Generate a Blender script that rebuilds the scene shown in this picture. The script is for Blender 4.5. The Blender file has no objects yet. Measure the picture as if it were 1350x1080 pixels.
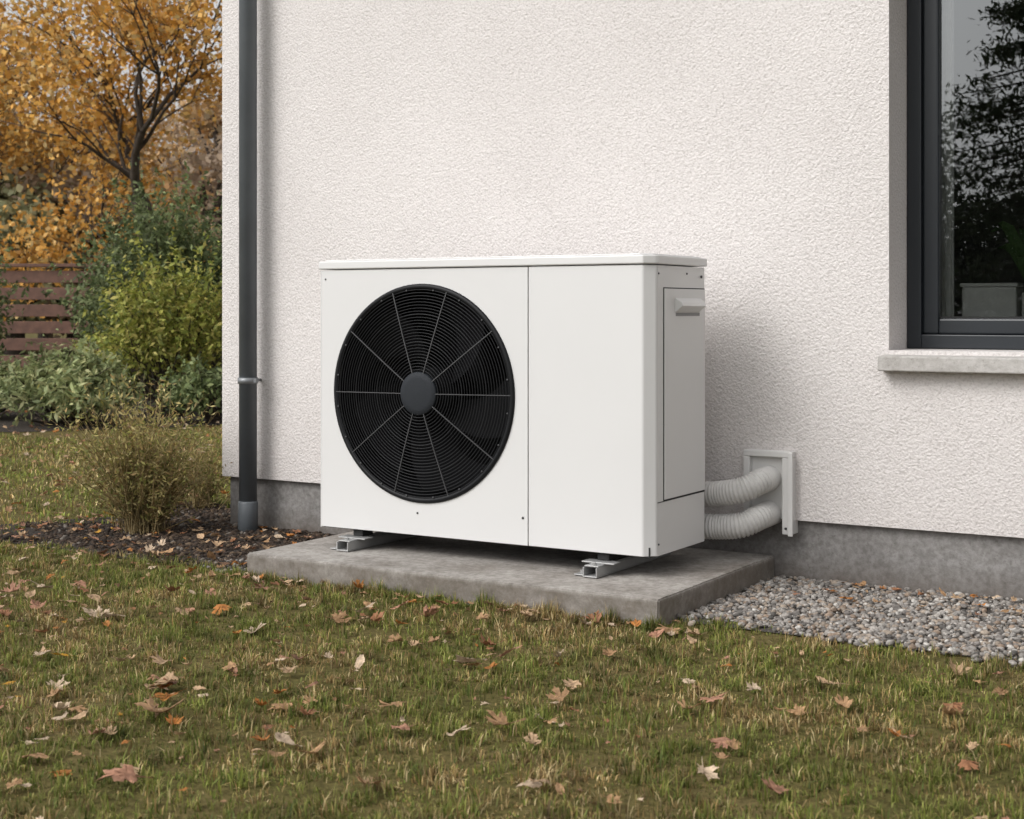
import bpy, bmesh, math, random
import numpy as np
from mathutils import Vector, Matrix
random.seed(7)
R = np.random.default_rng(11)
scene = bpy.context.scene

# ------------------------------------------------------------------ helpers
def link(o, parent=None):
    scene.collection.objects.link(o)
    if parent: o.parent = parent
    return o
def empty(name):
    e = bpy.data.objects.new(name, None); scene.collection.objects.link(e); return e

def mesh_np(name, V, F, mat, cols=None, smooth=False, parent=None):
    V = np.asarray(V, dtype=np.float32); F = np.asarray(F, dtype=np.int32)
    me = bpy.data.meshes.new(name)
    n, k = F.shape
    me.vertices.add(len(V)); me.vertices.foreach_set('co', V.ravel())
    me.loops.add(n*k); me.loops.foreach_set('vertex_index', F.ravel())
    me.polygons.add(n)
    me.polygons.foreach_set('loop_start', np.arange(0, n*k, k, dtype=np.int32))
    try: me.polygons.foreach_set('loop_total', np.full(n, k, dtype=np.int32))
    except Exception: pass
    if smooth: me.polygons.foreach_set('use_smooth', np.ones(n, dtype=bool))
    me.update(calc_edges=True); me.validate()
    if cols is not None:
        a = me.color_attributes.new('Col', 'FLOAT_COLOR', 'POINT')
        c4 = np.ones((len(V), 4), dtype=np.float32); c4[:, :3] = cols
        a.data.foreach_set('color', c4.ravel())
    me.materials.append(mat)
    return link(bpy.data.objects.new(name, me), parent)

def pymesh(name, verts, faces, mat, parent=None, smooth=False, bevel=0, segs=2):
    me = bpy.data.meshes.new(name); me.from_pydata(verts, [], faces); me.update()
    bm = bmesh.new(); bm.from_mesh(me); bmesh.ops.recalc_face_normals(bm, faces=bm.faces); bm.to_mesh(me); bm.free()
    me.materials.append(mat)
    if smooth:
        for p in me.polygons: p.use_smooth = True
    o = link(bpy.data.objects.new(name, me), parent)
    if bevel:
        b = o.modifiers.new('bevel', 'BEVEL'); b.width = bevel; b.segments = segs; b.limit_method = 'ANGLE'
        b.angle_limit = math.radians(40)
    return o

def box(name, x0, x1, y0, y1, z0, z1, mat, parent=None, bevel=0, segs=2):
    v = [(x, y, z) for x in (x0, x1) for y in (y0, y1) for z in (z0, z1)]
    f = [(0,1,3,2),(4,6,7,5),(0,4,5,1),(2,3,7,6),(0,2,6,4),(1,5,7,3)]
    return pymesh(name, v, f, mat, parent, bevel=bevel, segs=segs)

def extrude_plan(name, pts, z0, z1, mat, parent=None, bevel=0, segs=2):
    n = len(pts)
    v = [(x, y, z0) for x, y in pts] + [(x, y, z1) for x, y in pts]
    f = [tuple(range(n)), tuple(range(n, 2*n))] + [(i, (i+1) % n, n+(i+1) % n, n+i) for i in range(n)]
    return pymesh(name, v, f, mat, parent, bevel=bevel, segs=segs)

def tube(name, path, radii, mat, parent=None, n=16, cap=True, smooth=True):
    P = [Vector(p) for p in path]; m = len(P)
    V = []; F = []
    up = Vector((0, 0, 1)); prev = None
    for i, p in enumerate(P):
        t = (P[min(i+1, m-1)] - P[max(i-1, 0)]).normalized()
        if prev is None:
            a = t.cross(up)
            if a.length < 1e-3: a = t.cross(Vector((1, 0, 0)))
            a.normalize()
        else:
            a = (prev - t*prev.dot(t)).normalized()
        prev = a; b = t.cross(a)
        r = radii[i] if hasattr(radii, '__len__') else radii
        for j in range(n):
            an = 2*math.pi*j/n
            V.append(p + a*math.cos(an)*r + b*math.sin(an)*r)
    for i in range(m-1):
        for j in range(n):
            F.append((i*n+j, i*n+(j+1) % n, (i+1)*n+(j+1) % n, (i+1)*n+j))
    if cap:
        F.append(tuple(range(n))); F.append(tuple(range((m-1)*n, m*n)))
    return pymesh(name, [tuple(v) for v in V], F, mat, parent, smooth=smooth)

def vn(x, y, scale, seed, n=10):
    r = np.random.default_rng(seed); out = np.zeros_like(x, dtype=float)
    for i in range(n):
        a = r.uniform(0, 2*math.pi); k = r.uniform(.6, 1.7)*2*math.pi/scale
        out += np.sin(k*(x*math.cos(a)+y*math.sin(a)) + r.uniform(0, 6.28))
    return out/math.sqrt(n/2)

# ------------------------------------------------------------------ materials
def newmat(name):
    m = bpy.data.materials.new(name); m.use_nodes = True
    nt = m.node_tree; b = nt.nodes['Principled BSDF']
    return m, nt, b
def N(nt, t, **kw):
    n = nt.nodes.new(t)
    for k, v in kw.items(): setattr(n, k, v)
    return n
def noise(nt, co, scale, detail=6, rough=.6):
    n = N(nt, 'ShaderNodeTexNoise'); n.inputs['Scale'].default_value = scale
    n.inputs['Detail'].default_value = detail; n.inputs['Roughness'].default_value = rough
    nt.links.new(co, n.inputs['Vector']); return n
def ramp(nt, fac, stops):
    r = N(nt, 'ShaderNodeValToRGB'); e = r.color_ramp.elements
    while len(e) < len(stops): e.new(.5)
    for i, (p, c) in enumerate(stops):
        e[i].position = p; e[i].color = (*c, 1)
    nt.links.new(fac, r.inputs[0]); return r
def bump(nt, b, h, strength, dist, prev=None):
    n = N(nt, 'ShaderNodeBump'); n.inputs['Strength'].default_value = strength; n.inputs['Distance'].default_value = dist
    nt.links.new(h, n.inputs['Height'])
    if prev: nt.links.new(prev.outputs[0], n.inputs['Normal'])
    nt.links.new(n.outputs[0], b.inputs['Normal']); return n
def objco(nt):
    return N(nt, 'ShaderNodeTexCoord').outputs['Object']
def mult(nt, a, b_, f=1.0):
    mm = N(nt, 'ShaderNodeMixRGB', blend_type='MULTIPLY'); mm.inputs[0].default_value = f
    nt.links.new(a, mm.inputs[1]); nt.links.new(b_, mm.inputs[2]); return mm.outputs[0]

def paint(name, col, rough=.45, var=.04, metallic=0, scale=4, bumpy=0, spec=.5):
    m, nt, b = newmat(name); co = objco(nt)
    n = noise(nt, co, scale, 8)
    c2 = tuple(max(0, c*(1-var*2.2)) for c in col)
    r = ramp(nt, n.outputs[0], [(.3, c2), (.62, col)])
    nt.links.new(r.outputs[0], b.inputs['Base Color'])
    b.inputs['Roughness'].default_value = rough; b.inputs['Metallic'].default_value = metallic
    b.inputs['Specular IOR Level'].default_value = spec
    if bumpy:
        n2 = noise(nt, co, 350, 2); bump(nt, b, n2.outputs[0], bumpy, .0005)
    return m

def height_fade(nt, co, z0, z1, v0, v1):
    sep = N(nt, 'ShaderNodeSeparateXYZ'); nt.links.new(co, sep.inputs[0])
    mr = N(nt, 'ShaderNodeMapRange'); mr.inputs[1].default_value = z0; mr.inputs[2].default_value = z1
    mr.inputs[3].default_value = v0; mr.inputs[4].default_value = v1
    nt.links.new(sep.outputs[2], mr.inputs[0]); return mr.outputs[0]
def stucco():
    m, nt, b = newmat('stucco_render'); co = objco(nt)
    n1 = noise(nt, co, .9, 8, .65)
    n2 = noise(nt, co, 125, 3, .65)
    v = N(nt, 'ShaderNodeTexVoronoi'); v.feature = 'SMOOTH_F1'; v.inputs['Scale'].default_value = 112
    v.inputs['Smoothness'].default_value = .4
    nd = noise(nt, co, 60, 2)
    mixv = N(nt, 'ShaderNodeMixRGB'); mixv.inputs[0].default_value = .02
    nt.links.new(co, mixv.inputs[1]); nt.links.new(nd.outputs['Color'], mixv.inputs[2])
    nt.links.new(mixv.outputs[0], v.inputs['Vector'])
    r = ramp(nt, n1.outputs[0], [(.3, (.66, .625, .61)), (.65, (.73, .695, .68))])
    n3 = noise(nt, co, 6, 8, .7)
    mul = N(nt, 'ShaderNodeMath', operation='MULTIPLY'); nt.links.new(height_fade(nt, co, .2, .7, .35, 0), mul.inputs[0]); nt.links.new(n3.outputs[0], mul.inputs[1])
    mx = N(nt, 'ShaderNodeMixRGB'); nt.links.new(mul.outputs[0], mx.inputs[0]); nt.links.new(r.outputs[0], mx.inputs[1])
    mx.inputs[2].default_value = (.42, .37, .34, 1)
    cav = ramp(nt, n2.outputs[0], [(.32, (.80, .79, .785)), (.52, (1, 1, 1))])
    nt.links.new(mult(nt, mx.outputs[0], cav.outputs[0]), b.inputs['Base Color'])
    b.inputs['Roughness'].default_value = .95; b.inputs['Specular IOR Level'].default_value = .2
    add = N(nt, 'ShaderNodeMath', operation='ADD'); nt.links.new(n2.outputs[0], add.inputs[0]); nt.links.new(v.outputs['Distance'], add.inputs[1])
    bump(nt, b, add.outputs[0], .6, .0045)
    return m

def concrete(name, c1, c2, c3, sc=3.0, stain_and_tone=None):
    m, nt, b = newmat(name); co = objco(nt)
    n1 = noise(nt, co, sc, 10, .68); n2 = noise(nt, co, 45, 6, .7); n4 = noise(nt, co, 260, 2)
    n5 = noise(nt, co, 150, 3, .6)
    r = ramp(nt, n1.outputs[0], [(.32, c1), (.5, c2), (.68, c3)])
    r2 = ramp(nt, n2.outputs[0], [(.3, (.66, .65, .63)), (.6, (1, 1, 1))])
    r5 = ramp(nt, n5.outputs[0], [(.30, (.6, .58, .55)), (.42, (1, 1, 1))])
    out = mult(nt, mult(nt, r.outputs[0], r2.outputs[0], .8), r5.outputs[0], .6)
    if stain_and_tone:
        z0, z1, col = stain_and_tone
        n3 = noise(nt, co, 9, 8, .75); rr = ramp(nt, n3.outputs[0], [(.33, (.35, .35, .35)), (.60, (1, 1, 1))])
        mul = N(nt, 'ShaderNodeMath', operation='MULTIPLY'); nt.links.new(height_fade(nt, co, z0, z1, 1, 0), mul.inputs[0]); nt.links.new(rr.outputs[0], mul.inputs[1])
        mx = N(nt, 'ShaderNodeMixRGB'); nt.links.new(mul.outputs[0], mx.inputs[0]); nt.links.new(out, mx.inputs[1]); mx.inputs[2].default_value = (*col, 1)
        out = mx.outputs[0]
        out = mult(nt, out, r2.outputs[0], .7)
    nt.links.new(out, b.inputs['Base Color'])
    b.inputs['Roughness'].default_value = .9
    b1 = bump(nt, b, n2.outputs[0], .4, .006)
    bump(nt, b, n4.outputs[0], .35, .0015, b1)
    return m

def attrmat(name, rough=.6, transl=.0, detail=0, spec=.3):
    m, nt, b = newmat(name)
    a = N(nt, 'ShaderNodeAttribute'); a.attribute_name = 'Col'
    out = a.outputs['Color']
    if detail:
        n = noise(nt, objco(nt), detail, 4)
        r = ramp(nt, n.outputs[0], [(.3, (.6, .6, .6)), (.65, (1.1, 1.1, 1.1))])
        out = mult(nt, out, r.outputs[0])
    nt.links.new(out, b.inputs['Base Color']); b.inputs['Roughness'].default_value = rough
    b.inputs['Specular IOR Level'].default_value = spec
    if transl:
        t = N(nt, 'ShaderNodeBsdfTranslucent'); nt.links.new(out, t.inputs[0])
        ms = N(nt, 'ShaderNodeMixShader'); ms.inputs[0].default_value = transl
        nt.links.new(b.outputs[0], ms.inputs[1]); nt.links.new(t.outputs[0], ms.inputs[2])
        nt.links.new(ms.outputs[0], nt.nodes['Material Output'].inputs[0])
    return m

M_stucco = stucco()
M_plinth = concrete('plinth_concrete', (.18, .17, .165), (.25, .24, .233), (.31, .30, .29), 2.2, (.0, .10, (.12, .10, .085)))
M_pad = concrete('pad_concrete', (.24, .215, .19), (.35, .325, .30), (.46, .435, .405), 4.2, (.066, .0775, (.165, .142, .118)))  # pad front and sides toned darker brown than the top
M_white = paint('white_powder_coat', (.665, .66, .655), .42, .012, scale=2, bumpy=.2)
M_lid = paint('white_lid', (.68, .675, .67), .4, .015, scale=3)
M_black = paint('black_plastic', (.007, .0075, .009), .5, .1, spec=.25)
M_grille = paint('grille_wire', (.014, .0145, .016), .5, .1, spec=.25)
M_spoke = paint('spoke_grey', (.075, .075, .078), .45, .1)
M_blade = paint('fan_blade_plastic', (.004, .0042, .005), .75, .1, spec=.12)
M_hub = paint('hub_grey', (.024, .027, .032), .65, .06, spec=.2)
M_dark = paint('dark_gap', (.02, .02, .02), .8, .1)
M_alu = paint('galvanised_rail', (.42, .42, .415), .4, .08, metallic=.35, scale=20)
M_screw = paint('screw_metal', (.08, .08, .08), .4, .1, metallic=.5)
M_rubber_and_shade = paint('rubber_and_shade', (.02, .02, .02), .8, .1)
M_frame = paint('anthracite_frame', (.018, .022, .027), .38, .05)
M_pipe = paint('downpipe_grey', (.115, .128, .14), .42, .09, scale=5)
M_sill = concrete('sill_stone', (.40, .38, .36), (.49, .47, .45), (.54, .52, .50), 5)
M_hose = paint('hose_white', (.62, .605, .585), .5, .09, scale=14)
M_plast = paint('white_plastic', (.68, .67, .655), .4, .03, scale=9)
M_roof = paint('roof_tile', (.06, .055, .055), .8, .1)
M_inner = paint('interior_plaster', (.18, .17, .165), .9, .05)
M_curtain = paint('curtain_fabric', (.7, .7, .68), .9, .05, scale=30)
M_bark = concrete('bark', (.035, .025, .018), (.06, .045, .034), (.09, .07, .055), 14)

# ------------------------------------------------------------------ house
WY = 4.55
house = empty('house')
def house_walls():
    xs = [-4.167, -1.40, -.10, 5.2]; zs = [.202, .755, 2.15, 5.6]; V = []; F = []
    def quad(a, b, c, d):
        i = len(V); V.extend([a, b, c, d]); F.append((i, i+1, i+2, i+3))
    for i in range(3):
        for j in range(3):
            if i == 1 and j == 1: continue
            quad((xs[i], WY, zs[j]), (xs[i+1], WY, zs[j]), (xs[i+1], WY, zs[j+1]), (xs[i], WY, zs[j+1]))
    yb = 4.80; x0, x1, z0, z1 = xs[1], xs[2], zs[1], zs[2]
    quad((x0, WY, z0), (x0, yb, z0), (x0, yb, z1), (x0, WY, z1))
    quad((x1, WY, z0), (x1, WY, z1), (x1, yb, z1), (x1, yb, z0))
    quad((x0, WY, z1), (x0, yb, z1), (x1, yb, z1), (x1, WY, z1))
    quad((x0, WY, z0), (x1, WY, z0), (x1, yb, z0), (x0, yb, z0))
    quad((xs[0], WY, .202), (xs[0], WY, 5.6), (xs[0], 12, 5.6), (xs[0], 12, .202))
    quad((xs[3], WY, .202), (xs[3], 12, .202), (xs[3], 12, 5.6), (xs[3], WY, 5.6))
    quad((xs[0], 12, .202), (xs[0], 12, 5.6), (xs[3], 12, 5.6), (xs[3], 12, .202))
    quad((xs[0], WY, .202), (xs[0], WY+.03, .202), (xs[3], WY+.03, .202), (xs[3], WY, .202))
    me = bpy.data.meshes.new('walls'); me.from_pydata(V, [], F); me.materials.append(M_stucco)
    bm = bmesh.new(); bm.from_mesh(me); bmesh.ops.remove_doubles(bm, verts=bm.verts, dist=1e-4)
    bmesh.ops.recalc_face_normals(bm, faces=bm.faces); bm.to_mesh(me); bm.free()
    link(bpy.data.objects.new('walls', me), house)
house_walls()
box('plinth', -4.145, 5.18, WY+.025, 11.98, -.2, .21, M_plinth, house)
pymesh('roof', [(-4.5, 4.2, 5.62), (5.5, 4.2, 5.62), (5.5, 12.3, 5.62), (-4.5, 12.3, 5.62), (-4.5, 8.25, 8.3), (5.5, 8.25, 8.3)],
       [(0, 1, 2, 3), (0, 1, 5, 4), (3, 2, 5, 4), (0, 4, 3), (1, 2, 5)], M_roof, house)
fx0, fx1, fz0, fz1 = -1.398, -.102, .757, 2.148
def frame(nm, x0, x1, z0, z1, w, y0, y1, mat, bev):
    box(nm+'_left', x0, x0+w, y0, y1, z0, z1, mat, house, bev)
    box(nm+'_right', x1-w, x1, y0, y1, z0, z1, mat, house, bev)
    box(nm+'_bottom', x0+w, x1-w, y0+.0005, y1, z0, z0+w, mat, house, bev)
    box(nm+'_top', x0+w, x1-w, y0+.0005, y1, z1-w, z1, mat, house, bev)
frame('window_frame', fx0, fx1, fz0, fz1, .045, 4.735, 4.81, M_frame, .003)
frame('window_sash', fx0+.046, fx1-.046, fz0+.046, fz1-.046, .05, 4.752, 4.80, M_frame, .006)
box('glazing_bead', fx0+.0965, fx1-.0965, 4.766, 4.774, fz0+.0965, fz0+.103, M_dark, house)
mg, nt, b = newmat('window_glass')
gl = N(nt, 'ShaderNodeBsdfGlossy'); gl.inputs['Roughness'].default_value = .0; gl.inputs['Color'].default_value = (.9, .93, .95, 1)
tr = N(nt, 'ShaderNodeBsdfTransparent'); tr.inputs[0].default_value = (.8, .83, .82, 1)
fr = N(nt, 'ShaderNodeFresnel'); fr.inputs[0].default_value = 2.1
ms = N(nt, 'ShaderNodeMixShader'); nt.links.new(fr.outputs[0], ms.inputs[0]); nt.links.new(tr.outputs[0], ms.inputs[1]); nt.links.new(gl.outputs[0], ms.inputs[2])
nt.links.new(ms.outputs[0], nt.nodes['Material Output'].inputs[0])
pymesh('window_glass', [(fx0+.09, 4.775, fz0+.09), (fx1-.09, 4.775, fz0+.09), (fx1-.09, 4.775, fz1-.09), (fx0+.09, 4.775, fz1-.09)], [(0, 1, 2, 3)], mg, house)
pymesh('window_sill', [(-1.42, 4.495, .692), (-.08, 4.495, .692), (-.08, 4.737, .692), (-1.42, 4.737, .692),
                       (-1.42, 4.495, .738), (-.08, 4.495, .738), (-.08, 4.737, .7565), (-1.42, 4.737, .7565)],
       [(0, 1, 2, 3), (4, 5, 6, 7), (0, 1, 5, 4), (1, 2, 6, 5), (2, 3, 7, 6), (3, 0, 4, 7)], M_sill, house, bevel=.004)
V = [(-3.2, 4.83, .0), (2, 4.83, .0), (2, 8, .0), (-3.2, 8, .0), (-3.2, 4.83, 2.6), (2, 4.83, 2.6), (2, 8, 2.6), (-3.2, 8, 2.6)]
pymesh('room_shell', V, [(0, 1, 2, 3), (4, 5, 6, 7), (1, 2, 6, 5), (2, 3, 7, 6), (3, 0, 4, 7)], M_inner, house)
box('inner_sill', -1.5, 0, 4.812, 5.06, .80, .842, M_plast, house, .004)
cp = []
for i in range(25): cp.append((-1.375+.0042*i, 4.84+.012*math.sin(i*1.3)))
V = [(x, y, .85) for x, y in cp]+[(x, y, 2.4) for x, y in cp]
pymesh('curtain', V, [(i, i+1, 26+i, 25+i) for i in range(24)], M_curtain, house, smooth=True)
box('planter_box', -1.262, -1.088, 4.88, 5.03, .8425, .955, M_plast, house, .006, 3)
box('planter_rim', -1.267, -1.083, 4.875, 5.035, .9555, .968, M_plast, house, .004, 2)
M_hp = paint('houseplant_green', (.07, .14, .04), .4, .2)
hv = []; hf = []
for k in range(14):
    a = random.uniform(0, 6.28); L = random.uniform(.10, .22); base = Vector((-1.05, 4.95, .93))
    for s in range(6):
        t = s/5; c = base + Vector((math.cos(a), math.sin(a)*.4, 0))*L*t*.8 + Vector((0, 0, L*1.1*math.sin(t*1.9)))
        w = .022*math.sin(math.pi*min(.98, t+.05)); side = Vector((-math.sin(a), math.cos(a)*.4, .4)).normalized()
        hv += [tuple(c-side*w), tuple(c+side*w)]
        if s: i = len(hv)-4; hf.append((i, i+1, i+3, i+2))
pymesh('houseplant', hv, hf, M_hp, house, smooth=True)
box('plant_pot', -1.078, -.95, 4.90, 5.03, .8425, .94, M_curtain, house, .01)

# ------------------------------------------------------------------ downpipe
dp = empty('downpipe'); px, py = -3.962, 4.475
tube('pipe', [(px, py, .10), (px, py, 5.6)], .0355, M_pipe, dp, 32)
tube('foot_section', [(px, py, -.05), (px, py, .115), (px, py, .122)], [.0395, .0395, .036], M_pipe, dp, 32)
M_clamp = paint('clamp_grey', (.22, .23, .24), .4, .08, metallic=.3)
tube('pipe_clamp', [(px, py, .588), (px, py, .612)], .0405, M_clamp, dp, 32)
box('clamp_bracket', px+.030, px+.052, py-.012, py+.004, .592, .608, M_clamp, dp, .002)
tube('clamp_stem', [(px, py+.03, .60), (px, WY+.01, .60)], .006, M_clamp, dp, 10)
tube('socket_joint', [(px, py, 2.9), (px, py, 3.0)], .040, M_pipe, dp, 32)

# ------------------------------------------------------------------ concrete pad
def make_pad():
    x0, x1, y0, y1 = -3.283, -1.784, 3.70, 4.57
    o = box('concrete_pad', x0, x1, y0, y1, -.06, .08, M_pad, None)
    bm = bmesh.new(); bm.from_mesh(o.data)
    bmesh.ops.bevel(bm, geom=bm.edges[:], offset=.004, segments=2, affect='EDGES')
    bmesh.ops.subdivide_edges(bm, edges=[e for e in bm.edges if e.calc_length() > .5], cuts=60, use_grid_fill=True)
    for v in bm.verts:
        a = np.array([v.co.x]); c = np.array([v.co.y])
        if v.co.y < y0+.01 and v.co.z > .07: v.co.y += .0008*float(vn(a, c, .12, 6)[0]); v.co.z -= .0008*abs(float(vn(a, c, .06, 5)[0]))
        if v.co.x > x1-.01 and v.co.z > .07: v.co.z -= .0008*abs(float(vn(c, a, .06, 7)[0]))
    bm.to_mesh(o.data); bm.free()
    for p in o.data.polygons: p.use_smooth = False
make_pad()

# ------------------------------------------------------------------ heat pump
hp = empty('heat_pump')
X0, X1, Y0, Y1, Z0, Z1 = -3.177, -1.928, 3.955, 4.335, .143, 1.018
def fan_panel():
    cx, cz, r = -2.76, .609, .352
    x0, x1, z0, z1 = X0+.004, -2.3575, Z0+.004, Z1-.003
    angs = [2*math.pi*i/120 for i in range(120)]
    for (a, c) in ((x0, z0), (x1, z0), (x1, z1), (x0, z1)): angs.append(math.atan2(c-cz, a-cx) % (2*math.pi))
    angs = sorted(set(angs)); n = len(angs); V = []; F = []
    for a in angs:
        c, s = math.cos(a), math.sin(a); t = 1e9
        if c > 1e-9: t = min(t, (x1-cx)/c)
        if c < -1e-9: t = min(t, (x0-cx)/c)
        if s > 1e-9: t = min(t, (z1-cz)/s)
        if s < -1e-9: t = min(t, (z0-cz)/s)
        V += [(cx+c*t, Y0, cz+s*t), (cx+c*t, Y0+.012, cz+s*t), (cx+c*r, Y0, cz+s*r), (cx+c*r, Y0+.02, cz+s*r)]
    for i in range(n):
        a = 4*i; b = 4*((i+1) % n)
        F += [(a, b, b+2, a+2), (a, a+1, b+1, b), (a+2, b+2, b+3, a+3)]
    pymesh('fan_panel', V, F, M_white, hp)
    def lathe(nm, prof, mat, m=96, smooth=False):
        V = []; F = []
        for (rr, y) in prof:
            for i in range(m):
                a = 2*math.pi*i/m; V.append((cx+rr*math.cos(a), y, cz+rr*math.sin(a)))
        for k in range(len(prof)-1):
            for i in range(m): F.append((k*m+i, k*m+(i+1) % m, (k+1)*m+(i+1) % m, (k+1)*m+i))
        F.append(tuple(range((len(prof)-1)*m, len(prof)*m)))
        pymesh(nm, V, F, mat, hp, smooth=smooth)
    lathe('fan_shroud', [(r+.006, Y0+.004), (r+.001, Y0+.02), (r-.012, Y0+.06), (r-.02, Y0+.20)], M_blade)
    def ring(rad, y, wire, ma=96, mi=8, flat=1.0):
        V = []; F = []
        for i in range(ma):
            a = 2*math.pi*i/ma
            for j in range(mi):
                b = 2*math.pi*j/mi; rr = rad+wire*math.cos(b)*flat
                V.append((cx+rr*math.cos(a), y+wire*math.sin(b), cz+rr*math.sin(a)))
        for i in range(ma):
            for j in range(mi):
                F.append((i*mi+j, ((i+1) % ma)*mi+j, ((i+1) % ma)*mi+(j+1) % mi, i*mi+(j+1) % mi))
        return V, F
    V, F = ring(r-.004, Y0-.001, .0075, 128, 12, 1.25)
    pymesh('grille_rim', V, F, M_black, hp, smooth=True)
    VV = []; FF = []
    def dome(rad): return Y0-.004-.014*(1-(rad/r)**2)
    nr = 27
    for k in range(nr):
        rad = .078+(r-.014-.078)*k/(nr-1)
        V, F = ring(rad, dome(rad), .0015 if k not in (9, 18) else .0022, 96, 6)
        o = len(VV); VV += V; FF += [tuple(o+i for i in f) for f in F]
    pymesh('grille_rings', VV, FF, M_grille, hp, smooth=True)
    VV = []; FF = []
    for k in range(10):
        a = 2*math.pi*k/10+.01
        for s in range(7):
            rad = .06+(r-.006-.06)*s/6; w = .0012
            c = Vector((cx+rad*math.cos(a), dome(rad)-.0022, cz+rad*math.sin(a))); t = Vector((-math.sin(a), 0, math.cos(a)))
            for q in ((-w, -.0010), (w, -.0010), (w, .004), (-w, .004)):
                p = c+t*q[0]; VV.append((p.x, p.y+q[1], p.z))
            if s:
                i = len(VV)-8
                for j in range(4): FF.append((i+j, i+(j+1) % 4, i+4+(j+1) % 4, i+4+j))
    pymesh('grille_spokes', VV, FF, M_spoke, hp)
    for k in range(20):
        a = 2*math.pi*(k+.5)/20; p = (cx+(r-.0135)*math.cos(a), Y0-.007, cz+(r-.0135)*math.sin(a))
        tube('rim_clip', [p, (p[0], p[1]-.003, p[2])], .003, M_spoke, hp, 8)
    lathe('hub_cap', [(.070, Y0-.004), (.0705, Y0-.018), (.068, Y0-.0215), (.05, Y0-.024), (.004, Y0-.0255)], M_hub, 64, True)
    V = []; F = []
    nb = 5
    for b_ in range(nb):
        a0 = 2*math.pi*b_/nb+.35; o = len(V); na = 8; nr_ = 7
        for i in range(nr_+1):
            rad = .07+(.322-.07)*i/nr_; sweep = .5*(i/nr_)**1.4; wd = .62+.22*i/nr_
            for j in range(na+1):
                a = a0+sweep+wd*(j/na); y = Y0+.05+.07*(j/na)
                V.append((cx+rad*math.cos(a), y, cz+rad*math.sin(a)))
        for i in range(nr_):
            for j in range(na):
                p = o+i*(na+1)+j; F.append((p, p+1, p+na+2, p+na+1))
    pymesh('fan_blades', V, F, M_blade, hp, smooth=True)
    tube('fan_motor', [(cx, Y0+.02, cz), (cx, Y0+.18, cz)], .085, M_blade, hp, 32)
fan_panel()
c = .032
outer = [(-2.3535, Y0)]+[(X1-c-.004, Y0), (X1-c, Y0+.0006), (X1-c+.004, Y0+.003), (X1-.003, Y0+c-.004), (X1-.0006, Y0+c), (X1, Y0+c+.003)]
inner = [(X1-.012, Y0+c+.003), (X1-.012, Y0+c+.001), (X1-c-.004, Y0+.012), (-2.3535, Y0+.012)]
extrude_plan('compressor_cover', outer+inner, Z0+.004, Z1-.003, M_white, hp, .0012, 2)
box('seam_backing', -2.38, -2.33, Y0+.0125, Y0+.03, Z0+.01, Z1-.01, M_dark, hp)
box('left_corner_post', X0-.0005, X0+.003, Y0+.0005, Y0+.03, Z0, Z1-.003, M_white, hp, .0012)
box('side_panel', X1-.012, X1-.0008, Y0+c+.0055, Y1, Z0+.002, Z1-.003, M_white, hp, .0012)
box('side_seam', X1-.012, X1-.0045, Y0+c+.001, Y0+c+.007, Z0+.01, Z1-.01, M_dark, hp)
box('service_gap', X1-.0006, X1-.0001, 4.032, 4.3345, .306, .949, M_dark, hp)
box('service_panel', X1-.0005, X1+.0035, 4.0355, 4.331, .3095, .9455, M_white, hp, .0022, 3)
box('lower_seam', X1-.0006, X1+.0002, Y0+c+.006, Y1-.001, .3035, .3060, M_dark, hp)
box('left_panel', X0, X0+.01, Y0+.031, Y1, Z0+.002, Z1-.003, M_white, hp, .001)
box('back_panel', X0+.011, X1-.013, Y1-.012, Y1-.001, Z0+.004, Z1-.003, M_white, hp)
box('base_tray', X0+.006, X1-.014, Y0+.013, Y1-.013, Z0, Z0+.03, M_rubber_and_shade, hp)  # tray coloured near-black to deepen the shade under the unit
hx = X1+.0036
pymesh('side_handle', [(hx, 4.105, .918), (hx, 4.292, .918), (hx, 4.292, .872), (hx, 4.105, .872),
                       (hx+.020, 4.112, .904), (hx+.020, 4.286, .904), (hx+.024, 4.286, .893), (hx+.024, 4.112, .893),
                       (hx+.003, 4.125, .872), (hx+.003, 4.272, .872)],
       [(0, 1, 5, 4), (4, 5, 6, 7), (7, 6, 9, 8), (0, 4, 7, 8, 3), (1, 2, 9, 6, 5), (3, 8, 9, 2), (0, 3, 2, 1)], M_lid, hp, bevel=.002)
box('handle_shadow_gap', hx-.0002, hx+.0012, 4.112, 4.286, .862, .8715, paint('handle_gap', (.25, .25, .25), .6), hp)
o = .007; cc = c+.002
lid = [(X0-o+.006, Y0-o), (X1+o-cc, Y0-o), (X1+o-.006, Y0-o+cc-.006), (X1+o, Y0-o+cc+.004), (X1+o, Y1+.006), (X0-o, Y1+.006), (X0-o, Y0-o+.006)]
extrude_plan('lid', lid, Z1, 1.045, M_lid, hp, .006, 3)
extrude_plan('lid_crown', [(x*.97-.0765, (y-4.14)*.93+4.14) for x, y in lid], 1.0452, 1.0495, M_lid, hp, .003, 2)
def screw(x, z, r=.006, y=Y0):
    tube('screw', [(x, y+.001, z), (x, y-.0015, z), (x, y-.0022, z)], [r, r, r*.6], M_screw, hp, 12)
screw(-3.155, .985, .003); screw(-2.775, .219, .0036); screw(-2.374, .232, .0042)
for (y, z) in ((3.999, .99), (4.20, .993), (3.999, .18)):
    tube('screw', [(X1-.001, y, z), (X1+.002, y, z)], .003, M_screw, hp, 10)
tube('handle_bolt', [(X1+.003, 4.30, .985), (X1+.006, 4.30, .985)], .005, M_screw, hp, 10)
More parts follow.
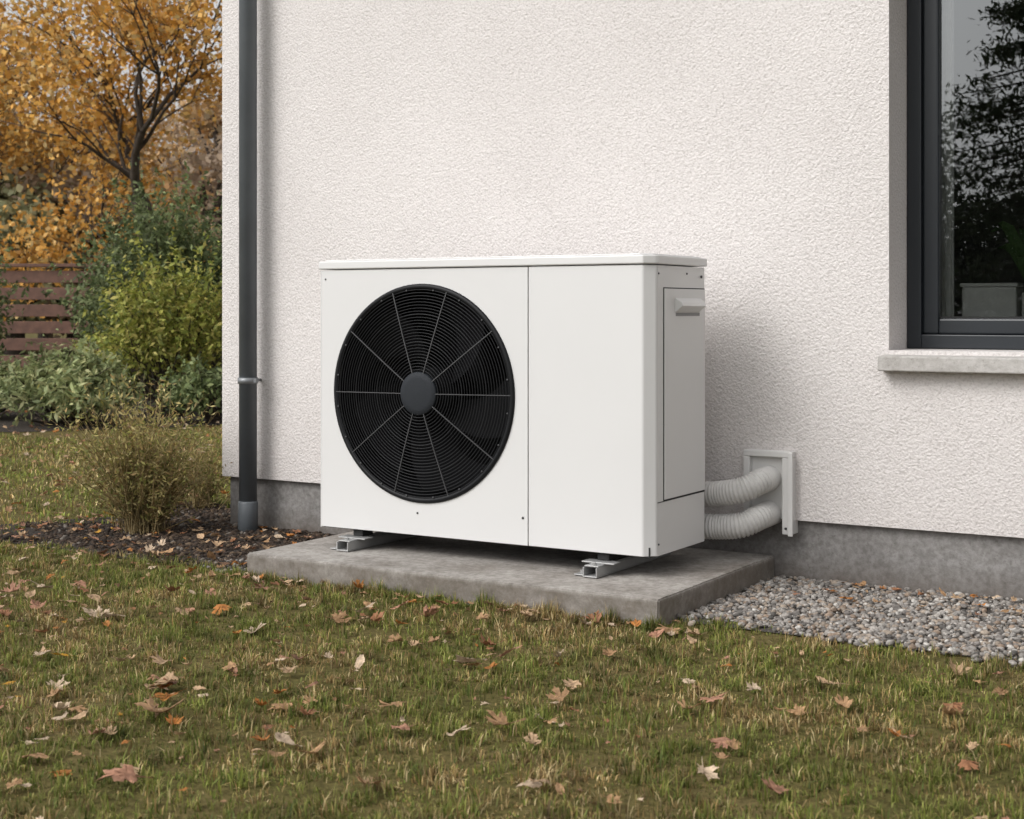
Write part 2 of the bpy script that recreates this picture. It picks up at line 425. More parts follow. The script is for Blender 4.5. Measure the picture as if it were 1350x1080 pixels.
for fxp in (-3.03, -2.10):
    w = .024
    box('foot_rail_web', fxp-w, fxp+w, 3.885, 4.40, .0825, .0865, M_alu, hp, .001)
    box('foot_rail_side', fxp-w, fxp-w+.004, 3.885, 4.40, .087, .112, M_alu, hp, .001)
    box('foot_rail_side', fxp+w-.004, fxp+w, 3.885, 4.40, .087, .112, M_alu, hp, .001)
    box('foot_rail_top', fxp-w+.0005, fxp+w-.0005, 3.895, 4.39, .1125, .1165, M_alu, hp, .001)
    box('foot_flange', fxp-.055, fxp+.055, 3.935, 3.985, .117, .121, M_alu, hp, .001)
    box('rubber_mount', fxp-.02, fxp+.02, 3.97, 4.03, .1212, .1428, M_rubber_and_shade, hp, .003)
    box('rubber_mount', fxp-.02, fxp+.02, 4.24, 4.30, .117, .1428, M_rubber_and_shade, hp, .003)
    box('anchor_tab', fxp-.062, fxp-w-.0005, 3.90, 3.94, .0825, .0865, M_alu, hp, .001)
    tube('anchor_bolt', [(fxp-.042, 3.92, .087), (fxp-.042, 3.92, .097)], .008, M_alu, hp, 6, smooth=False)
    tube('anchor_bolt', [(fxp, 3.91, .1165), (fxp, 3.91, .124)], .008, M_alu, hp, 6, smooth=False)
def bez(pts, n):
    pts = [Vector(p) for p in pts]; out = []
    P = [pts[0]]+pts+[pts[-1]]
    for i in range(1, len(P)-2):
        for k in range(n):
            t = k/n; a, b, c_, d = P[i-1], P[i], P[i+1], P[i+2]
            out.append(.5*((2*b)+(-a+c_)*t+(2*a-5*b+4*c_-d)*t*t+(-a+3*b-3*c_+d)*t**3))
    out.append(pts[-1]); return out

def hose(pts, r):
    path = bez(pts, 70); s = 0; rad = []
    for i, p in enumerate(path):
        if i: s += (path[i]-path[i-1]).length
        rad.append(r*(1+.09*(abs(math.sin(math.pi*s/.0105))-.5)*2*.8))
    return tube('insulated_pipe', path, rad, M_hose, None, 32)
hose([(-2.10, 4.30, .279), (-2.03, 4.405, .281), (-1.93, 4.415, .287), (-1.84, 4.42, .304), (-1.795, 4.465, .329), (-1.79, 4.57, .336)], .0385)
hose([(-2.10, 4.28, .180), (-2.03, 4.395, .181), (-1.93, 4.41, .182), (-1.84, 4.42, .192), (-1.795, 4.465, .216), (-1.79, 4.575, .222)], .0385)
dc = empty('wall_duct_cover')
a0, a1, b0, b1 = -1.872, -1.705, .158, .425; yf = 4.515
box('cover_top', a0, a1, yf, WY+.001, b1-.020, b1, M_plast, dc, .003)
box('cover_right', a1-.034, a1, yf+.0006, WY+.0245, b0, b1-.0205, M_plast, dc, .003)
box('cover_left', a0, a0+.022, yf+.0006, WY+.001, .20, b1-.0205, M_plast, dc, .003)
box('cover_back', a0+.0225, a1-.0345, WY-.012, WY-.001, .205, b1-.021, M_plast, dc)
box('cover_lip', a1-.012, a1+.004, yf-.006, yf+.0005, b0-.004, b1-.004, M_plast, dc, .002)
tube('cover_screw', [(a1-.02, yf+.001, b0+.02), (a1-.02, yf-.003, b0+.02)], .004, M_screw, dc, 10)

# ------------------------------------------------------------------ ground
def ground_mat():
    m, nt, b = newmat('lawn_soil'); co = objco(nt)
    n1 = noise(nt, co, 1.6, 8, .65); n2 = noise(nt, co, 55, 5, .7)
    r = ramp(nt, n1.outputs[0], [(.3, (.095, .095, .028)), (.48, (.14, .118, .043)), (.68, (.19, .145, .066))])
    r2 = ramp(nt, n2.outputs[0], [(.3, (.42, .42, .42)), (.65, (1.15, 1.15, 1.15))])
    nt.links.new(mult(nt, r.outputs[0], r2.outputs[0]), b.inputs['Base Color']); b.inputs['Roughness'].default_value = 1
    b.inputs['Specular IOR Level'].default_value = .1
    bump(nt, b, n2.outputs[0], .8, .015); return m
pymesh('ground', [(-300, -300, 0), (300, -300, 0), (300, 300, 0), (-300, 300, 0)], [(0, 1, 2, 3)], ground_mat())
def soil_mat(nm, c1, c2, sc):
    m, nt, b = newmat(nm); co = objco(nt); n = noise(nt, co, sc, 8, .7)
    r = ramp(nt, n.outputs[0], [(.35, c1), (.65, c2)]); nt.links.new(r.outputs[0], b.inputs['Base Color'])
    b.inputs['Roughness'].default_value = 1; bump(nt, b, n.outputs[0], 1, .02); return m
M_soil = soil_mat('dark_soil', (.020, .015, .011), (.065, .048, .036), 60)
pymesh('gravel_bed', [(-1.80, 3.80, .004), (5.4, 3.80, .004), (5.4, 4.6, .004), (-1.80, 4.6, .004)], [(0, 1, 2, 3)],
       soil_mat('gravel_fines', (.06, .05, .042), (.16, .14, .125), 90))
bed = [(-3.27, 3.79), (-3.9, 3.74), (-4.5, 3.77), (-4.95, 3.86), (-4.95, 4.05), (-4.8, 4.35), (-4.62, 4.6), (-4.5, 5.2), (-4.4, 8), (-4.12, 8), (-4.12, 4.62), (-3.27, 4.62)]
pymesh('soil_bed', [(x, y, .004) for x, y in bed], [tuple(range(len(bed)))], M_soil)
bed2 = [(-10.6, 6.6), (-8.6, 7.2), (-7.9, 8.2), (-7.4, 9.5), (-7.8, 12), (-13, 14), (-16, 11), (-12.5, 8)]
pymesh('shrub_border_soil', [(x, y, .004) for x, y in bed2], [tuple(range(len(bed2)))], M_soil)

def ico(sub):
    bm = bmesh.new(); bmesh.ops.create_icosphere(bm, subdivisions=sub, radius=1)
    V = np.array([v.co[:] for v in bm.verts]); F = np.array([[v.index for v in f.verts] for f in bm.faces]); bm.free(); return V, F
def scatter(name, P, S, cols, mat, sub=2, smooth=True, rough=.18, flat=.65):
    bv, bf = ico(sub); n = len(P); nv = len(bv)
    V = np.repeat(bv[None], n, 0)
    k = R.normal(size=(n, 3, 3)); ph = R.uniform(0, 6.28, (n, 3))
    d = np.zeros((n, nv))
    for i in range(3): d += np.sin(np.einsum('vj,nj->nv', bv, k[:, i])*1.6+ph[:, i:i+1])
    V = V*(1+rough*d[..., None]/1.5)
    sc = np.stack([R.uniform(.75, 1.3, n), R.uniform(.7, 1.0, n), R.uniform(flat-.15, flat+.15, n)], 1)*S[:, None]
    V = V*sc[:, None, :]
    a = R.uniform(0, 6.28, n); t = R.normal(0, .35, n)
    ct, st = np.cos(t)[:, None], np.sin(t)[:, None]
    x, y, z = V[..., 0], V[..., 1]*ct-V[..., 2]*st, V[..., 1]*st+V[..., 2]*ct
    ca, sa = np.cos(a)[:, None], np.sin(a)[:, None]
    V = np.stack([x*ca-y*sa, x*sa+y*ca, z], -1)+P[:, None, :]
    F = bf[None]+(np.arange(n)*nv)[:, None, None]
    return mesh_np(name, V.reshape(-1, 3), F.reshape(-1, 3), mat, np.repeat(cols, nv, 0), smooth)
M_peb = attrmat('pebble_stone', .75, 0, 120)
pal = np.array([(.29, .27, .25), (.38, .35, .32), (.20, .18, .165), (.35, .29, .235), (.50, .475, .44), (.13, .12, .11), (.30, .225, .17)])
def pebbles(n, x0, x1, y0, y1, smin, smax):
    x = R.uniform(x0, x1, n); y = R.uniform(y0, y1, n); s = smin+(smax-smin)*R.uniform(0, 1, n)**1.7
    z = .003+R.uniform(0, .012, n)
    c = pal[R.choice(len(pal), n, p=[.22, .18, .16, .14, .1, .1, .10])]*R.uniform(.75, 1.1, (n, 1))
    return x, y, z, s, c
x, y, z, s, c = pebbles(14500, -1.80, .25, 3.74, 4.575, .0045, .0118)
edge = 3.80+.035*vn(x, y*0, .5, 3)*.6+.02*vn(x, y, .12, 4)
keep = (y > edge) & ~((x < -1.778) & (y < 4.6))
x2, y2, z2, s2, c2 = pebbles(1500, -3.62, -3.27, 3.72, 4.5, .004, .010)
k2 = R.uniform(0, 1, 1500) < np.clip(1-(-3.30-x2)/.3, 0, 1)
k2 &= (x2 < -3.29)
P = np.concatenate([np.stack([x, y, z], 1)[keep], np.stack([x2, y2, z2*.6], 1)[k2]])
scatter('gravel', P, np.concatenate([s[keep], s2[k2]]), np.concatenate([c[keep], c2[k2]*.8]), M_peb, 2)
n = 9000
x = R.uniform(-4.95, -3.3, n); y = R.uniform(3.74, 5.0, n)
lim = -4.75+.08*vn(x*0, y, .4, 8)
k = (x > lim) & ((y < 4.57) | (x < -4.17)) & (y > 3.78+.03*vn(x, y, .3, 9))
x, y = x[k], y[k]; n = len(x)
cl = np.array([(.04, .028, .021), (.068, .047, .034), (.024, .018, .014), (.12, .085, .056), (.16, .14, .12)])[R.choice(5, n, p=[.35, .25, .25, .1, .05])]
scatter('soil_clods', np.stack([x, y, np.full(n, .004)], 1), R.uniform(.004, .013, n)*R.uniform(.6, 1.3, n), cl, attrmat('clod', 1, 0, 0), 1, False, .3)

# ------------------------------------------------------------------ lawn
def blades(x, y, h, w, cols, lean=1.0):
    n = len(x); a = R.uniform(0, 6.28, n); l = np.abs(R.normal(.0, lean, n)).clip(0, 1.4)
    dx, dy = np.cos(a), np.sin(a); b = a+math.pi/2+R.normal(0, .5, n); sx, sy = np.cos(b), np.sin(b)
    out = np.zeros((n, 5, 3))
    hor1 = h*.5*np.sin(l*.6); ver1 = h*.5*np.cos(l*.6)
    hor2 = hor1+h*.5*np.sin((l*1.4).clip(0, 1.7)); ver2 = ver1+h*.5*np.cos((l*1.4).clip(0, 1.7))
    for i, (hh, vv, ww, sg) in enumerate([(0*h, -0.004+0*h, w, -1), (0*h, -.004+0*h, w, 1), (hor1, ver1, w*.8, -1), (hor1, ver1, w*.8, 1), (hor2, ver2, 0*w, 1)]):
        out[:, i, 0] = x+dx*hh+sx*ww*sg*.5; out[:, i, 1] = y+dy*hh+sy*ww*sg*.5; out[:, i, 2] = vv
    F = np.array([(0, 1, 3), (0, 3, 2), (2, 3, 4)])[None]+(np.arange(n)*5)[:, None, None]
    c = np.repeat(cols[:, None, :], 5, 1); c[:, :2] *= .66; c[:, 4] *= 1.15  # shade between blades painted in: bases darker, tips lighter
    return out.reshape(-1, 3), F.reshape(-1, 3), c.reshape(-1, 3)
M_grass = attrmat('grass_blade', .6, .22, 0, .25)
def grass_cols(x, y, n, gain=1.0):
    g = np.array([(.155, .185, .036), (.225, .235, .058), (.10, .135, .026), (.30, .27, .095)])[R.choice(4, n, p=[.34, .29, .21, .16])]
    dry = np.array([(.41, .29, .125), (.31, .21, .085), (.54, .43, .23), (.20, .135, .06)])[R.choice(4, n)]
    p = np.clip(.31+.20*vn(x, y, .75, 21)+.20*vn(x, y, .20, 22), .03, .9)
    f = (R.uniform(0, 1, n) < p)[:, None]
    tone = (1+.18*vn(x, y, .13, 23)+.12*vn(x, y, .6, 24)).clip(.5, 1.6)[:, None]
    return np.where(f, dry, g)*R.uniform(.65, 1.25, (n, 1))*tone*gain
def lawn_part(n, x0, x1, y0, y1, hm, wm, gain=1.0):
    x = R.uniform(x0, x1, n); y = R.uniform(y0, y1, n)
    tx = (x+.012*vn(x, y, .045, 90)); ty = (y+.012*vn(x, y, .045, 91))
    x, y = tx, ty
    ed = 3.80+.03*vn(x, x*0, .5, 3)+.02*vn(x, y, .12, 4)
    front = y < ed
    leftok = (x < -4.72+.10*vn(x*0, y, .5, 31)) | ((x < -4.45) & (y > 4.9))
    k = front | ((x < -4.3) & leftok)
    k &= ~((x > -3.29) & (x < -1.775) & (y > 3.694))
    dens = .74+.24*vn(x, y, .35, 41)+.24*vn(x, y, .08, 42)
    k &= R.uniform(0, 1, n) < dens
    k &= ~((x < -7.6) & (y > 6.9+(-x-8.6)*-.15) & (x > -13))
    x, y = x[k], y[k]; m = len(x)
    h = hm*(1+.38*vn(x, y, .18, 51)+.15*vn(x, y, .06, 52)).clip(.3, 2.0)*R.uniform(.45, 1.3, m)
    return x, y, h, wm*R.uniform(.6, 1.4, m), grass_cols(x, y, m, gain)
parts = [lawn_part(330000, -5.6, .2, 1.35, 3.88, .023, .0026, 1.04),
         lawn_part(40000, -7.5, 2.5, -.5, 1.35, .032, .005),
         lawn_part(25000, .2, 4.5, 1.35, 3.88, .032, .0035),
         lawn_part(110000, -10.5, -4.3, 3.4, 9.5, .026, .006, 1.4)]
n = 6000
tx = R.uniform(-3.32, -1.7, n); ty = 3.69-np.abs(R.normal(0, .022, n))
parts.append((tx, ty, R.uniform(.015, .040, n)*(1+.4*vn(tx, ty, .12, 61)).clip(.2, 1.9), np.full(n, .0022), grass_cols(tx, ty, n)))
def join(sets):
    off = 0; VV = []; FF = []; CC = []
    for v, f, c in sets: VV.append(v); FF.append(f+off); CC.append(c); off += len(v)
    return np.concatenate(VV), np.concatenate(FF), np.concatenate(CC)
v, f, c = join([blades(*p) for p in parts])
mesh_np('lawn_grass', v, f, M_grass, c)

# ------------------------------------------------------------------ fallen leaves
half = [(0, 1.0), (.09, .76), (.23, .78), (.17, .42), (.33, .52), (.38, .68), (.50, .60), (.80, .64), (.66, .46), (.72, .30), (.40, .15), (.58, .06), (.84, -.06), (.62, -.14), (.58, -.27), (.30, -.26), (.07, -.36)]
half2 = [(0, .95), (.06, .86), (.16, .74), (.24, .62), (.30, .50), (.34, .38), (.37, .25), (.38, .12), (.38, .0), (.36, -.1), (.33, -.2), (.29, -.28), (.24, -.34), (.19, -.39), (.13, -.43), (.08, -.46), (.04, -.48)]
def leaf_template(half):
    outl = half+[(0, half[-1][1]+.03)]+[(-a, b) for a, b in half[:0:-1]]
    ring = np.array(outl)
    LV = np.concatenate([[(0, .02)], ring*.5, ring]); stem = np.array([(-.022, -.3), (.022, -.3), (.06, -.95), (.02, -.95)])
    return np.concatenate([LV, stem])
LVA, LVB = leaf_template(half), leaf_template(half2); nb = (len(LVA)-5)//2
LF = [(0, 1+i, 1+(i+1) % nb) for i in range(nb)]
for i in range(nb):
    j = (i+1) % nb; LF += [(1+i, 1+nb+i, 1+nb+j), (1+i, 1+nb+j, 1+j)]
s0 = 1+2*nb; LF += [(s0, s0+1, s0+2), (s0, s0+2, s0+3)]
LF = np.array(LF)
lpal = np.array([(.52, .35, .21), (.45, .27, .14), (.50, .20, .05), (.32, .15, .075), (.64, .49, .35), (.42, .22, .14), (.58, .31, .04), (.22, .12, .07)])
def leaves(pts, sizes, zs, pr=None, flatk=1.0, ovate=.35):
    n = len(pts); nv = len(LVA)
    pick = (R.uniform(0, 1, n) < ovate)[:, None, None]
    u = np.where(pick, LVB[None], LVA[None]).astype(float)
    u[..., 0] *= R.uniform(.5, 1.05, n)[:, None]
    u += R.normal(0, .028, u.shape)
    r2 = (u**2).sum(-1)
    curl = R.uniform(-.15, .5, n)[:, None]*flatk; fold = R.uniform(-.2, .8, n)[:, None]*flatk; ph = R.uniform(0, 6.28, n)[:, None]
    z = curl*r2+fold*np.abs(u[..., 0])*.6+.10*np.sin(4.0*u[..., 0]+3*u[..., 1]+ph)+R.normal(0, .02, u.shape[:2])
    V = np.stack([u[..., 0], u[..., 1], z], -1)*sizes[:, None, None]*.5
    t = R.normal(0, .2, n); q = R.normal(0, .2, n); a = R.uniform(0, 6.28, n)
    ct, st = np.cos(t)[:, None], np.sin(t)[:, None]
    x, y, z = V[..., 0], V[..., 1]*ct-V[..., 2]*st, V[..., 1]*st+V[..., 2]*ct
    ct, st = np.cos(q)[:, None], np.sin(q)[:, None]
    x, z = x*ct-z*st, x*st+z*ct
    ca, sa = np.cos(a)[:, None], np.sin(a)[:, None]
    V = np.stack([x*ca-y*sa, x*sa+y*ca, z], -1)
    V[..., 0] += pts[:, 0:1]; V[..., 1] += pts[:, 1:2]; V[..., 2] += zs[:, None]-np.minimum(V[..., 2].min(1), 0)[:, None]*.5
    c = lpal[R.choice(len(lpal), n, p=pr if pr is not None else [.25, .18, .09, .11, .18, .13, .02, .04])]*R.uniform(.8, 1.15, (n, 1))
    c = np.repeat(c[:, None], nv, 1)*R.uniform(.85, 1.1, (n, nv, 1)); c[:, 1+2*nb:] *= .6; c[:, 0] *= .8
    F = LF[None]+(np.arange(n)*nv)[:, None, None]
    return V.reshape(-1, 3), F.reshape(-1, 3), c.reshape(-1, 3)
M_leaf = attrmat('dry_leaf', .65, .12, 90)
sets = []
n = 1900
lx = R.uniform(-5.4, .1, n); ly = R.uniform(1.3, 3.74, n)
k = R.uniform(0, 1, n) < np.clip(.70+.32*(-2.6-lx)+.2*vn(lx, ly, .5, 71), .16, 1)
lx, ly = lx[k], ly[k]
sz = .018+.070*R.uniform(0, 1, len(lx))**2.6
sets.append(leaves(np.stack([lx, ly], 1), sz, np.full(len(lx), .013)))
n = 48
lx = R.uniform(-4.4, -.5, n); ly = R.uniform(1.75, 3.6, n)
sets.append(leaves(np.stack([lx, ly], 1), R.uniform(.06, .10, n), np.full(n, .017), None, .8, .1))
big = [(-2.30, 2.30, .135), (-2.02, 2.34, .06), (-2.02, 1.95, .11), (-2.95, 2.10, .12), (-2.45, 2.50, .11), (-2.62, 2.65, .075), (-1.62, 2.62, .10), (-1.50, 2.54, .07), (-1.33, 3.02, .10),
       (-.86, 3.24, .07), (-1.66, 2.50, .07), (-2.5, 3.3, .08), (-1.95, 3.58, .08), (-2.94, 2.55, .07), (-2.3, 2.75, .07), (-3.0, 3.1, .08), (-1.15, 2.72, .06), (-1.35, 2.32, .07), (-1.9, 2.62, .09)]
ba = np.array(big); sets.append(leaves(ba[:, :2], ba[:, 2], np.full(len(ba), .018), [.34, .22, .10, .08, .16, .1, 0, 0], .7, 0))
n = 1100
lx = R.uniform(-11, -4.4, n); ly = R.uniform(3.6, 9.6, n); k = (lx < -4.5)
sets.append(leaves(np.stack([lx, ly], 1)[k], R.uniform(.03, .08, n)[k], np.full(k.sum(), .02)))
n = 170
lx = R.uniform(-4.8, -3.35, n); ly = R.uniform(3.78, 4.5, n)
sets.append(leaves(np.stack([lx, ly], 1), R.uniform(.02, .075, n), np.full(n, .016)))
n = 90
lx = R.uniform(-1.7, .3, n); ly = 4.52-np.abs(R.normal(0, .14, n))
sets.append(leaves(np.stack([lx, ly], 1), R.uniform(.025, .065, n), np.full(n, .022), [.18, .24, .12, .2, .05, .13, .02, .06]))
n = 40
lx = R.uniform(-3.3, -1.8, n); ly = R.uniform(3.58, 3.69, n)
sets.append(leaves(np.stack([lx, ly], 1), R.uniform(.025, .06, n), np.full(n, .018)))
v, f, c = join(sets)
mesh_np('fallen_leaves', v, f, M_leaf, c)

# ------------------------------------------------------------------ foliage helpers
def leaf_cloud(P, S, cols, aspect=.5, upbias=.5, outward=None):
    n = len(P); nrm = R.normal(size=(n, 3)); nrm[:, 2] += upbias
    if outward is not None: nrm += outward
    nrm /= np.linalg.norm(nrm, axis=1)[:, None]
    t = R.normal(size=(n, 3)); t -= nrm*(t*nrm).sum(1)[:, None]; t /= np.linalg.norm(t, axis=1)[:, None]
    b = np.cross(nrm, t); L = S[:, None]*.5; W = L*aspect
    V = np.stack([P-t*L, P+b*W-t*L*.15+nrm*L*.1, P+t*L, P-b*W-t*L*.15+nrm*L*.1], 1)
    F = np.arange(n*4).reshape(n, 4)
    return V.reshape(-1, 3), F, np.repeat(cols, 4, 0)
def frusta(segs, n=6):
    A = np.array([s[0] for s in segs]); B = np.array([s[1] for s in segs]); r0 = np.array([s[2] for s in segs]); r1 = np.array([s[3] for s in segs])
    d = B-A; d /= np.linalg.norm(d, axis=1)[:, None]+1e-9
    ref = np.where(np.abs(d[:, 2:3]) > .9, np.array([[1., 0, 0]]), np.array([[0, 0, 1.]]))
    u = np.cross(d, ref); u /= np.linalg.norm(u, axis=1)[:, None]; v = np.cross(d, u)
    an = np.arange(n)*2*math.pi/n; cs = np.cos(an)[None, :, None]; sn = np.sin(an)[None, :, None]
    ringd = u[:, None]*cs+v[:, None]*sn
    V = np.concatenate([A[:, None]+ringd*r0[:, None, None], B[:, None]+ringd*r1[:, None, None]], 1)
    j = np.arange(n); f = np.stack([j, (j+1) % n, n+(j+1) % n, n+j], 1)
    F = f[None]+(np.arange(len(segs))*2*n)[:, None, None]
    return V.reshape(-1, 3), F.reshape(-1, 4)
def two_mat(name, parts, mats):
    MI = np.concatenate([np.full(len(f), i) for i, (v, f, c) in enumerate(parts)]).astype(np.int32)
    v, f, c = join(parts)
    ob = mesh_np(name, v, f, mats[0], c)
    ob.data.materials.append(mats[1]); ob.data.polygons.foreach_set('material_index', MI); ob.data.update()
    return ob
M_fol = attrmat('foliage', .6, .35, 0)

def tree_skeleton(base, h, r, seed, spread=.75, levels=5):
    rs = random.Random(seed); segs = []; tips = []
    def grow(p, d, L, rad, lv):
        steps = 4 if lv < 3 else 3; q = p.copy(); dd = d.copy(); rr = rad
        for i in range(steps):
            dd = (dd+Vector((rs.gauss(0, .16), rs.gauss(0, .16), rs.gauss(0, .10)+(.05 if lv > 0 else .0)))).normalized()
            q2 = q+dd*L/steps; r2 = rr*.88
            segs.append((tuple(q), tuple(q2), rr, r2)); q = q2; rr = r2
            if lv >= levels-2: tips.append((tuple(q), lv))
            if lv < levels and i >= 1 and rs.random() < .6:
                ax = Vector((rs.gauss(0, 1), rs.gauss(0, 1), rs.gauss(0, .3))).normalized()
                nd = (dd+ax*spread*1.1).normalized(); grow(q, nd, L*rs.uniform(.5, .75), rr*.55, lv+1)
        if lv < levels:
            for _ in range(2 if rs.random() < .6 else 3):
                ax = Vector((rs.gauss(0, 1), rs.gauss(0, 1), rs.gauss(0, .35))).normalized()
                nd = (dd+ax*spread).normalized(); grow(q, nd, L*rs.uniform(.62, .85), rr*.72, lv+1)
    grow(Vector(base), Vector((0, .02, 1)), h*.30, r, 0)
    return segs, np.array([t[0] for t in tips])
def deciduous(name, base, h, r, seed, nleaf, size, palette, spread=.75, sigma=.35, levels=5, keepf=.8):
    segs, tips = tree_skeleton(base, h, r, seed, spread, levels)
    v, f = frusta(segs, 6)
    idx = R.integers(0, len(tips), nleaf)
    bright = R.uniform(.65, 1.2, len(tips))
    keepc = R.uniform(0, 1, len(tips)) < keepf
    idx = idx[keepc[idx]]; n = len(idx)
    P = tips[idx]+R.normal(0, sigma, (n, 3))
    c = palette[R.integers(0, len(palette), n)]*bright[idx][:, None]*R.uniform(.75, 1.25, (n, 1))
    lv, lf, lc = leaf_cloud(P, size*R.uniform(.6, 1.3, n), c, .75, .4)
    return two_mat(name, [(v, f, np.full((len(v), 3), .05)), (lv, lf, lc)], [M_bark, M_fol])
def at(u, d):
    t = (u-675)/1950; return (d*(-.521+.8535*t), d*(.8535+.521*t))
orange = np.array([(.72, .40, .09), (.64, .33, .07), (.78, .48, .15), (.54, .27, .06), (.68, .48, .20)])
mx_, my_ = at(285, 23)
deciduous('maple_tree', (mx_, my_, 0), 8.4, .22, 5, 17000, .105, orange, .78, .26, 5, .64)
mx_, my_ = at(-70, 28)
deciduous('maple_tree', (mx_, my_, 0), 8.0, .2, 9, 13000, .12, orange*.92, .78, .28, 5, .62)
def woodland(name, trees):
    parts_s = []; LP = []; LS = []; LC = []
    for (bx, by, h, w, pal_, nl, seed) in trees:
        rs = np.random.default_rng(seed)
        nc = 46; th = rs.uniform(0, 6.28, nc); zz = rs.uniform(.22, 1, nc); rr = w*np.sqrt(rs.uniform(.05, 1, nc))*np.sin(np.pi*np.clip(zz*.85+.1, 0, 1))**.6
        C = np.stack([bx+rr*np.cos(th), by+rr*np.sin(th), h*zz], 1)
        for i in range(nc):
            parts_s.append(((bx, by, h*max(.15, zz[i]-.35)), tuple(C[i]), .07, .02))
        parts_s.append(((bx, by, 0), (bx+.2, by, h*.8), .22, .06))
        k = rs.integers(0, nc, nl); br = rs.uniform(.6, 1.15, nc)
        P = C[k]+rs.normal(0, 1, (nl, 3))*np.array([w*.17, w*.17, h*.055])
        P[:, 2] = np.maximum(P[:, 2], .2)
        LP.append(P); LS.append(rs.uniform(.10, .24, nl)); LC.append(pal_[rs.integers(0, len(pal_), nl)]*br[k][:, None]*rs.uniform(.8, 1.2, (nl, 1)))
    v, f = frusta(parts_s, 5)
    lv, lf, lc = leaf_cloud(np.concatenate(LP), np.concatenate(LS), np.concatenate(LC), .8, .4)
    return two_mat(name, [(v, f, np.full((len(v), 3), .06)), (lv, lf, lc)], [M_bark, M_fol])
rust = np.array([(.66, .40, .18), (.58, .36, .18), (.72, .48, .24), (.50, .37, .22)])  # woodland leaf colours paled and greyed to paint in distance haze
olive = np.array([(.34, .32, .17), (.40, .36, .20), (.28, .29, .16)])
brown = np.array([(.50, .37, .25), (.55, .42, .30), (.43, .32, .23)])
dgreen = np.array([(.12, .15, .08), (.15, .17, .09), (.10, .12, .07)])
T = []
for i, (u, d, h, w, pl_) in enumerate([(-330, 34, 7, 2.8, rust), (-230, 40, 7, 3.2, brown), (-140, 32, 5.5, 2.3, dgreen), (-20, 36, 5.8, 2.0, olive), (60, 42, 5.8, 2.6, rust), (150, 38, 5.4, 2.4, rust),
        (230, 44, 6.5, 3.0, brown), (300, 37, 6.6, 2.6, rust), (380, 45, 8, 3.2, rust), (100, 30, 3.6, 1.8, brown), (20, 29, 3.2, 1.7, olive), (200, 31, 3.8, 2.0, rust), (-80, 30, 3.8, 1.9, rust),
        (280, 30, 4.0, 2.0, brown), (500, 46, 8, 3, rust)]):
    x_, y_ = at(u, d); T.append((x_, y_, h, w, pl_, 4800, 100+i))
woodland('autumn_woodland', T)

def shrub(name, cx, cy, rx, ry, h, palette, nl, size, seed, nc=60, aspect=.45, z0=0.0):
    rs = np.random.default_rng(seed)
    d = rs.normal(size=(nc, 3)); d /= np.linalg.norm(d, axis=1)[:, None]; d[:, 2] = np.abs(d[:, 2])*1.15-.15
    rad = rs.uniform(.55, 1.0, nc)
    C = np.stack([cx+d[:, 0]*rx*rad, cy+d[:, 1]*ry*rad, z0+h*(.42+.5*d[:, 2]*rad)], 1)
    segs = []
    for i in range(nc):
        b0 = (cx+rs.normal(0, rx*.12), cy+rs.normal(0, ry*.12), 0); m = tuple((np.array(b0)+C[i])/2+rs.normal(0, .05, 3))
        segs += [(b0, m, .012, .008), (m, tuple(C[i]+d[i]*.1), .008, .003)]
    v, f = frusta(segs, 5)
    k = rs.integers(0, nc, nl); br = rs.uniform(.5, 1.3, nc)
    P = C[k]+rs.normal(0, 1, (nl, 3))*np.array([rx*.20, ry*.20, h*.11])
    ns = nl//5; ks = rs.integers(0, nc, ns); tt = rs.uniform(0, 1, ns); sd = d[ks]*1.1+np.array([0, 0, .8]); P[:ns] = C[ks]+sd*tt[:, None]*max(h*.2, .12)+rs.normal(0, .015, (ns, 3)); k[:ns] = ks
    P[:, 2] = np.maximum(P[:, 2], .02)
    rel = (P-np.array([cx, cy, h*.45]))/np.array([rx, ry, h*.5])
    c = palette[rs.integers(0, len(palette), nl)]*br[k][:, None]*rs.uniform(.75, 1.25, (nl, 1))
    lv, lf, lc = leaf_cloud(P, size*rs.uniform(.6, 1.4, nl), c, aspect, .5, rel*.6)
    return two_mat(name, [(v, f, np.full((len(v), 3), .06)), (lv, lf, lc)], [M_bark, M_fol])
gA = np.array([(.14, .18, .07), (.19, .23, .095), (.25, .29, .13), (.10, .135, .055)])
gB = np.array([(.30, .32, .065), (.38, .38, .09), (.22, .26, .055), (.46, .41, .12)])
gC = np.array([(.27, .31, .14), (.36, .40, .19), (.19, .23, .10), (.44, .44, .22)])
x_, y_ = at(212, 14.6); shrub('evergreen_shrub', x_, y_, .66, .8, 1.95, gA, 12000, .060, 1, 90)
x_, y_ = at(305, 14.9); shrub('evergreen_shrub', x_, y_, .8, .8, 1.9, gA, 8000, .060, 2, 70)
x_, y_ = at(172, 15.0); shrub('evergreen_shrub', x_, y_, .40, .5, 1.6, gA*.9, 6000, .060, 7, 50)
x_, y_ = at(225, 12.3); shrub('yellow_green_shrub', x_, y_, .52, .56, 1.26, gB, 9500, .052, 3, 80)
x_, y_ = at(88, 11.3); shrub('low_shrub', x_, y_, .50, .42, .52, gC, 6000, .07, 4, 60, .33)
x_, y_ = at(-35, 11.9); shrub('low_shrub', x_, y_, .42, .4, .48, gC, 4000, .07, 5, 50, .33)
x_, y_ = at(-62, 12.8); shrub('evergreen_shrub', x_, y_, .38, .45, 1.45, gA, 5000, .055, 6, 50)
x_, y_ = at(290, 11.6); shrub('low_shrub', x_, y_, .4, .4, .45, gA, 3000, .05, 8, 40)

